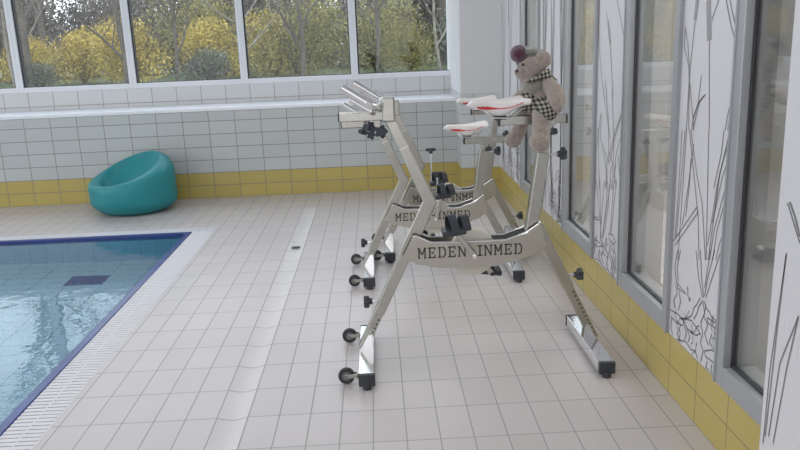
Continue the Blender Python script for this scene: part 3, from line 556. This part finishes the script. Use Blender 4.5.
    bm = bmesh.new(); bar(bm, tuple(Vector(PT)-pd_*.05), tuple(e), .044, .044, 0, .003); mk('handlebar_post', bm, M_steel, t)
    ex = e.x; z = arm[1]
    bm = bmesh.new(); box(bm, (ex-.212, -.02, z-.021), (ex+.024, .02, z+.016), 0, .003); am = mk('handlebar_slide', bm, M_steel, t)
    bm = bmesh.new(); box(bm, (ex-.216, -.021, z-.022), (ex-.210, .021, z+.017), 0, .002); mk('end_cap', bm, M_black, am)
    bm = bmesh.new(); box(bm, (ex-.028, -.028, z-.03), (ex+.028, .028, z+.075), 0, .008); mk('handlebar_clamp', bm, M_steel, t)
    base = Vector((ex-.035, 0, z+.045)); tip = Vector((ex-.168, 0, z+.132))
    pts = [(tip.x, -.17, tip.z)]
    for k in range(5): u = k/4; pts.append((tip.x+(base.x-tip.x)*(.85+.15*math.sin(u*PI/2)), -.17+.03*(1-math.cos(u*PI/2)), tip.z+(base.z-tip.z)*(.85+.15*math.sin(u*PI/2))))
    pts += [(p[0], -p[1], p[2]) for p in pts[::-1]]; tw_ = lambda p: (p[0]+p[1]*.11, p[1], p[2]); pts = [tw_(p) for p in pts]
    bm = bmesh.new(); tube(bm, pts, .0135, 14); hbar = mk('handlebar', bm, M_chrome, t, auto=50)
    for s in (-1, 1):
        a = Vector(tw_((tip.x, s*.17, tip.z))); b = Vector(tw_((tip.x+(base.x-tip.x)*.72, s*.17, tip.z+(base.z-tip.z)*.72))); bm = bmesh.new(); dd = (b-a)
        n = 22; tube(bm, [a-dd*.02+dd*1.02*k/n for k in range(n+1)], [.0155 if k % 2 else .0170 for k in range(n+1)], 16); mk('grip', bm, M_chrome, hbar, auto=60)
        bm = bmesh.new(); a2 = a+Vector((.03, -s*.09, -.055)); b2 = a2+dd*.85; tube(bm, [a2, b2, (b2.x+.01, s*.04, b2.z-.01)], .012, 12); mk('inner_grip', bm, M_chrome, hbar, auto=50)
    knob(t, (ex-.035, -.045, z-.066), (-.4, -1, -.1), .05)
    knob(t, (ex-.083, 0, z-.052), (-.3, 0, -1), .04)
    if screw:
        bm = bmesh.new(); x, zt = screw; cyl(bm, V(x, .0, .50), (x, 0, zt), .009 if zt-(.56-d) < .15 else .005, seg=12); sw = mk('resistance_screw', bm, M_chrome, t, auto=40)
        bm = bmesh.new(); cyl(bm, (x-.034, 0, zt+.004), (x+.034, 0, zt+.004), .011, seg=14, bev=.004); cyl(bm, (x, 0, zt-.022), (x, 0, zt+.004), .013, seg=14, bev=.003); mk('screw_handle', bm, M_black, sw, auto=50)
    return t
make_bike((0, 3.262, 0), 'nearest steel aqua bike, raised on extended legs, with a teddy bear on its saddle slide', 0, .527, 1.083, (.0, 1.130), None, cr=.70)
make_bike((-.065, 4.60, 0), 'middle steel aqua bike with the lowest saddle, between the other two bikes', .145, .594, .825, (.0, .957), (.425, .628), cr=.42, sdx=-.126, sdz=.088, rl_=.25)
make_bike((.072, 5.13, 0), 'farthest steel aqua bike, nearest the tiled back wall', .145, .571, .947, (.0, .975), (.29, .70), cr=.68, sdx=-.105, rl_=.25)
# ------------------------------------------------------------------ teal seat
M_teal = P('teal_plastic', (.015, .25, .28), .42, noise_amt=.03, noise_scale=3)
bm = bmesh.new(); NU, NV = 96, 64
def spline(pts, t):
    n = len(pts)-1; x = t*n; i = min(int(x), n-1); f = x-i
    p0, p1, p2, p3 = pts[max(i-1, 0)], pts[i], pts[i+1], pts[min(i+2, n)]
    return .5*((2*p1)+(p2-p0)*f+(2*p0-5*p1+4*p2-p3)*f*f+(3*p1-p0-3*p2+p3)*f**3)
def seat_pt(u, v):
    c, s_ = math.cos(u), math.sin(u)
    C = Vector((-.04, -.03, .225)); Rm = Vector((-.01+.25*c, .01+.235*s_, .372+.078*c+.098*s_)); O = Vector((.385*c, .36*s_, .20+.03*c))
    top = Rm*.55+O*.45+Vector((.065*c, .055*s_, .055)); 
    pts = [C, C.lerp(Rm, .5)+Vector((0, 0, -.055)), C.lerp(Rm, .90)+Vector((0, 0, -.03)), Rm+Vector((.035*c, .03*s_, .022)), top, O, Vector((.375*c, .335*s_, .085)), Vector((.25*c, .23*s_, .004)), Vector((0, 0, 0))]
    return spline(pts, v)
rows = []
for j in range(NV+1): rows.append([bm.verts.new(seat_pt(2*PI*i/NU, j/NV)) for i in range(NU)] if 0 < j < NV else [bm.verts.new(seat_pt(0, j/NV))])
for j in range(NV):
    for i in range(NU):
        a = rows[j]; b = rows[j+1]; i2 = (i+1) % NU
        if j == 0: bm.faces.new((a[0], b[i], b[i2]))
        elif j == NV-1: bm.faces.new((a[i], b[0], a[i2]))
        else: bm.faces.new((a[i], b[i], b[i2], a[i2]))
bmesh.ops.smooth_vert(bm, verts=bm.verts, factor=.5, use_axis_x=True, use_axis_y=True, use_axis_z=True)
bmesh.ops.smooth_vert(bm, verts=bm.verts, factor=.5, use_axis_x=True, use_axis_y=True, use_axis_z=True)
for v in bm.verts: v.co.z = max(v.co.z, 0)
o = mk('pebble_armchair', bm, M_teal, smooth=True, label='teal moulded plastic pebble-shaped armchair on the tiles by the back wall', cat='armchair'); o.location = (-2.255, 6.93, .0)

# ------------------------------------------------------------------ teddy bear
def fused(parts, name, mat, parent, vox=.006, disp=.0, **kw):
    bm = bmesh.new()
    for p in parts:
        if p[0] == 's': ball(bm, p[1], p[2], p[3] if len(p) > 3 else None)
        else: tube(bm, p[1], p[2], 14); [ball(bm, q, r, None, 0, 14, 10) for q, r in zip(p[1], p[2])]
    me = bpy.data.meshes.new('tmp'); bm.to_mesh(me); bm.free(); o = bpy.data.objects.new('tmp', me); COL.objects.link(o)
    md = o.modifiers.new('r', 'REMESH'); md.mode = 'VOXEL'; md.voxel_size = vox; md.use_smooth_shade = True
    ms = o.modifiers.new('s', 'SMOOTH'); ms.iterations = 3; ms.factor = .5
    dg = bpy.context.evaluated_depsgraph_get(); me2 = bpy.data.meshes.new_from_object(o.evaluated_get(dg)); bpy.data.objects.remove(o)
    me2.name = name; me2.materials.clear(); me2.materials.append(mat)
    if disp:
        for v in me2.vertices: v.co += v.normal*disp*noise.noise(v.co*140)
    for p in me2.polygons: p.use_smooth = True
    return link(name, me2, parent, **kw)
def fur(name, col, amt=.25):
    m = P(name, col, .95, noise_amt=amt, noise_scale=70, bump=.9, bump_scale=260, spec=.1)
    m.node_tree.nodes['Principled BSDF'].inputs['Sheen Weight'].default_value = .6; return m
M_fur = fur('beige_plush', (.40, .325, .28), .14); M_paw = fur('pale_plush', (.50, .38, .33), .1)
M_burg = fur('burgundy_knit', (.075, .012, .035)); M_hatg = fur('grey_knit', (.29, .29, .27)); M_knit = fur('grey_beige_knit', (.27, .25, .215), .2)
m = bpy.data.materials.new('plaid_cloth'); m.use_nodes = True; n = m.node_tree; b = n.nodes['Principled BSDF']; b.inputs['Roughness'].default_value = .9; L = n.links.new
tx = n.nodes.new('ShaderNodeTexCoord'); prev = None
for ang, ax in (((0, .2, 0), 'X'), ((0, .2, 0), 'Z')):
    mp = n.nodes.new('ShaderNodeMapping'); mp.inputs['Rotation'].default_value = ang; L(tx.outputs['Object'], mp.inputs[0])
    wv = n.nodes.new('ShaderNodeTexWave'); wv.bands_direction = ax; wv.inputs['Scale'].default_value = 19; L(mp.outputs[0], wv.inputs[0])
    r = n.nodes.new('ShaderNodeValToRGB'); L(wv.outputs['Fac'], r.inputs[0]); r.color_ramp.elements[0].position = .38; r.color_ramp.elements[1].position = .62
    r.color_ramp.elements[0].color = (.10, .105, .11, 1); r.color_ramp.elements[1].color = (.62, .60, .53, 1)
    if prev:
        x = n.nodes.new('ShaderNodeMix'); x.data_type = 'RGBA'; x.blend_type = 'MIX'; x.inputs[0].default_value = .5; L(prev, x.inputs[6]); L(r.outputs[0], x.inputs[7]); y_ = n.nodes.new('ShaderNodeGamma'); y_.inputs[1].default_value = 1.9; L(x.outputs[2], y_.inputs[0]); L(y_.outputs[0], b.inputs['Base Color'])
    prev = r.outputs[0]
M_plaid = m
t = empty('teddy_bear', (.0, 3.262, 1.118), 'beige plush teddy bear in plaid dungarees and burgundy beret, astride the nearest bike', 'toy')
B = lambda x, y, z: (x, y, z-1.118)
body = [('s', B(.700, .0, 1.185), (.062, .066, .085)), ('s', B(.698, 0, 1.135), (.066, .072, .035)),
        ('s', B(.668, -.005, 1.305), (.062, .060, .056)), ('s', B(.622, -.022, 1.285), (.030, .030, .026)), ('s', B(.660, -.012, 1.262), (.045, .045, .035)),
        ('s', B(.704, -.058, 1.335), (.037, .018, .037)), ('s', B(.690, .056, 1.345), (.028, .014, .028)),
        ('t', [B(.728, -.056, 1.240), B(.748, -.088, 1.205), B(.750, -.104, 1.172), B(.742, -.112, 1.150)], [.028, .036, .040, .037]),
        ('t', [B(.690, .060, 1.235), B(.660, .092, 1.19), B(.62, .10, 1.16)], [.026, .028, .024]),
        ('t', [B(.700, -.050, 1.13), B(.690, -.098, 1.10), B(.688, -.112, 1.045), B(.684, -.116, 1.01)], [.036, .040, .038, .034]), ('s', B(.676, -.128, 1.002), (.044, .036, .042)),
        ('t', [B(.695, .050, 1.13), B(.66, .088, 1.10), B(.635, .10, 1.03), B(.615, .10, .995)], [.034, .036, .033, .032]), ('s', B(.606, .098, .985), (.038, .033, .035))]
fused(body, 'body', M_fur, t, .0055, .0035)
bm = bmesh.new(); ball(bm, B(.600, -.034, 1.291), (.010, .011, .008)); mk('nose', bm, M_burg, t, smooth=True, label='small brown nose')
for c in (B(.622, -.052, 1.318), B(.612, .012, 1.320)):
    bm = bmesh.new(); ball(bm, c, .0065); mk('eye', bm, M_black, t, smooth=True)
fused([('s', B(.655, .0, 1.372), (.052, .050, .020)), ('s', B(.690, -.005, 1.362), (.040, .042, .016))], 'beret', M_hatg, t, .005, .002, label='grey knitted beret')
fused([('s', B(.612, -.014, 1.362), (.037, .042, .037))], 'pompon', M_burg, t, .005, .002, label='burgundy front of the beret')
# dungarees: hip part, bib, strap and leg cuffs
fused([('s', B(.700, 0, 1.150), (.078, .083, .050)), ('t', [B(.705, -.045, 1.145), B(.712, -.10, 1.128)], [.046, .047]), ('t', [B(.695, .045, 1.145), B(.668, .092, 1.125)], [.044, .043]), ('s', B(.650, -.02, 1.165), (.040, .055, .040))], 'dungarees', M_plaid, t, .005, .0015, label='dark and cream plaid dungarees')
fused([('s', B(.682, -.012, 1.222), (.056, .058, .048))], 'bib', M_knit, t, .005, .0015, label='grey-beige knitted front')
bm = bmesh.new(); tube(bm, [B(.740, -.048, 1.16), B(.757, -.045, 1.20), B(.748, -.050, 1.245), B(.722, -.062, 1.268), B(.690, -.062, 1.262)], [.012, .015, .019, .017, .012], 12); mk('shoulder_strap', bm, M_plaid, t, smooth=True)
bm = bmesh.new(); tube(bm, [B(.640, -.052, 1.248), B(.668, -.068, 1.256), B(.705, -.072, 1.278), B(.73, -.062, 1.29)], [.008, .010, .011, .010], 10); mk('collar', bm, M_plaid, t, smooth=True)

# ------------------------------------------------------------------ garden outside the windows
GZ = .40
M_grass = P('lawn', (.085, .11, .04), .9, noise_amt=.35, noise_scale=2)
M_bark = P('grey_bark', (.10, .085, .07), .9, noise_amt=.3, noise_scale=3); M_bark2 = P('pale_bark', (.24, .21, .18), .9, noise_amt=.3, noise_scale=3)
def leaf(name, c):
    m = P(name, c, .7, noise_amt=.35, noise_scale=1.2); return m
M_yel = leaf('forsythia_flower', (.46, .35, .07)); M_olive = leaf('olive_leaf', (.25, .23, .07)); M_green = leaf('green_leaf', (.12, .16, .06)); M_dkg = leaf('dark_green_leaf', (.10, .12, .085)); M_twig = leaf('grey_twig', (.17, .15, .125))
bm = bmesh.new(); grid_rect(bm, -90, 60, 8.35, 120, GZ); mk('ground_outside', bm, M_grass, kind='structure')
def cards(bm, c, r, n, s, rnd, mi=0, up=.4):
    for _ in range(n):
        while True:
            p = Vector((rnd.uniform(-1, 1), rnd.uniform(-1, 1), rnd.uniform(-1, 1)))
            if .25 < p.length < 1: break
        q = Vector(c)+Vector((p.x*r[0], p.y*r[1], p.z*r[2]))
        a = Vector((rnd.gauss(0, 1), rnd.gauss(0, 1), rnd.gauss(0, 1)+up)).normalized(); b = a.orthogonal().normalized(); k = s*rnd.uniform(.6, 1.4)
        b = Matrix.Rotation(rnd.uniform(0, 6.28), 3, a) @ b
        f = bm.faces.new([bm.verts.new(q+v) for v in (-a*k, b*k*.45, a*k, -b*k*.45)]); f.material_index = mi
def copy_tree(o, loc, rz, sc_, label, group):
    r = o.copy(); COL.objects.link(r); r.location = loc; r.rotation_euler = (0, 0, rz); r.scale = (sc_, sc_, sc_); r['label'] = label; r['group'] = group
    for ch in list(o.children):
        c = ch.copy(); COL.objects.link(c); c.parent = r
    return r
def branchy(bm, p, d, ln, r, lev, rnd, tips):
    n = 4; pts = [p]; rs = [r]; q = Vector(p); dd = Vector(d)
    for k in range(n):
        dd = (dd+Vector((rnd.gauss(0, .12), rnd.gauss(0, .12), .06))).normalized(); q = q+dd*ln/n; pts.append(q.copy()); rs.append(r*(1-.6*(k+1)/n))
    tube(bm, pts, rs, 6 if lev < 2 else 4, caps=False)
    if lev >= 3: tips.append(pts[-1]); return
    for _ in range((7, 5, 4)[lev]):
        k = rnd.randint(1, n); a = rnd.uniform(0, 6.28); o_ = Vector((math.cos(a), math.sin(a), rnd.uniform(.3, 1.1)))
        branchy(bm, pts[k], (dd*.5+o_).normalized(), ln*rnd.uniform(.42, .65), rs[k]*.6, lev+1, rnd, tips)
def tree(loc, seed, h, mats, nleaf, ls, label, group, rad=.16):
    rnd = random.Random(seed); t = empty('tree', loc, label, 'tree', group); bm = bmesh.new(); tips = []
    branchy(bm, Vector((0, 0, 0)), Vector((rnd.gauss(0, .05), rnd.gauss(0, .05), 1)), h, rad, 0, rnd, tips)
    mk('trunk', bm, mats[0], t, smooth=True); bm = bmesh.new()
    for tp in tips: cards(bm, tp, (.75, .75, .65), nleaf, ls, rnd)
    mk('foliage', bm, mats[1], t); return t
def bush(loc, seed, rx, h, mat, n, ls, label, group, stem=M_bark):
    rnd = random.Random(seed); t = empty('bush', loc, label, 'bush', group); bm = bmesh.new()
    for k in range(16):
        a = rnd.uniform(0, 6.28); l = rnd.uniform(.6, .95)*h; tube(bm, [(0, 0, -.02), (math.cos(a)*rx*.3, math.sin(a)*rx*.3, l*.5), (math.cos(a)*rx*.65, math.sin(a)*rx*.65, l)], [.03, .02, .008], 5, caps=False)
    mk('stem', bm, stem, t, smooth=True); bm = bmesh.new()
    for k in range(7):
        a = rnd.uniform(0, 6.28); q = rnd.uniform(.1, .55); cards(bm, (math.cos(a)*rx*q, math.sin(a)*rx*q, h*(.32 if k < 3 else rnd.uniform(.42, .66))), (rx*(.75 if k < 3 else .55), rx*.6, h*(.33 if k < 3 else .36)), n//7, ls, rnd)
    mk('foliage', bm, mat, t); return t
cy = bush((-7.6, 24.5, GZ), 1, 1.6, 2.3, M_yel, 7000, .05, 'broad bright yellow forsythia bush seen through the second window bay from the left', 'yellow bushes in the garden')
for k, (x, y, s, l) in enumerate([(-5.2, 25.5, .95, 'bright yellow bush beside the broadest yellow one'), (-9.8, 26.5, .9, 'yellow bush behind the grey tree trunks, left of the broadest yellow one'), (-12.2, 27.5, .8, 'leftmost yellow bush, low beside the lawn'), (-3.4, 27., 1.05, 'yellow bush behind the second mullion from the right')]):
    copy_tree(cy, (x, y, GZ), k*1.3, s, l, 'yellow bushes in the garden')
co = bush((-2.3, 24., GZ), 2, 1.6, 2.7, M_olive, 7000, .05, 'olive-yellow bush growing in the third window bay', 'olive bushes in the garden')
for k, (x, y, s, l) in enumerate([(.1, 25.5, 1., 'olive bush behind the rightmost mullion'), (1.15, 24.2, .62, 'small olive bush right of the rightmost mullion'), (-14.5, 26.5, .8, 'olive bush at the far left of the garden'), (-6.4, 28.5, 1.2, 'tall olive bush behind the yellow bushes')]):
    copy_tree(co, (x, y, GZ), k*1.7+.4, s, l, 'olive bushes in the garden')
cg = bush((-4.35, 20.5, GZ), 3, .9, 1.15, M_dkg, 2200, .045, 'low dark green shrub in front of the yellow bushes, right', 'dark shrubs in the garden')
for k, (x, y, s, l) in enumerate([(-9.4, 22., .8, 'low dark shrub at the foot of the yellow bush, left'), (3.3, 25.5, 2.1, 'broad dark shrub at the right end of the garden'), (5.6, 26, 2., 'dark shrub hidden past the right end of the windows'), (-15.8, 24, 1.3, 'dark shrub at the far left of the garden')]):
    copy_tree(cg, (x, y, GZ), k*2.1, s, l, 'dark shrubs in the garden')
ta = tree((-9.75, 22., GZ), 11, 7.5, (M_bark, M_green), 3, .05, 'dark-trunked tree standing alone in the left window bay', 'bare trees in the garden', .20)
tb = tree((-12.6, 31., GZ), 12, 8.5, (M_bark, M_olive), 3, .06, 'tall thin tree at the far left', 'bare trees in the garden', .15)
td = tree((3.4, 29., GZ), 13, 8., (M_bark2, M_twig), 3, .06, 'pale-barked tree at the right end of the garden', 'bare trees in the garden', .14)
rnd = random.Random(4); src = [ta, tb, td]
for k in range(12):
    x = -21+k*2.6+rnd.uniform(-.4, .4); y = (30, 34, 38)[k % 3]+rnd.uniform(-1, 1)
    copy_tree(src[(k*2) % 3], (x, y, GZ), rnd.uniform(0, 6.28), rnd.uniform(.85, 1.25), 'bare spring tree in the wood behind the garden bushes', 'trees of the wood behind the garden')
hg = bush((-20, 33, GZ), 21, 2.6, 4.2, M_twig, 11000, .085, 'tangled grey-green thicket behind the wood', 'thickets behind the wood')
for k in range(14): copy_tree(hg, (-18.+k*2.0, 33+rnd.uniform(-1.5, 2.5), GZ), k*1.1, rnd.uniform(.85, 1.1), 'tangled grey-green thicket behind the wood', 'thickets behind the wood')
for k in range(9):
    copy_tree((ta, tb, td)[k % 3], (-13.5+k*1.95+rnd.uniform(-.5, .5), 22.3+rnd.uniform(-.6, .6), GZ-.02), k*2.3, .42, 'slender bare sapling in front of the garden bushes', 'saplings in front of the garden bushes')
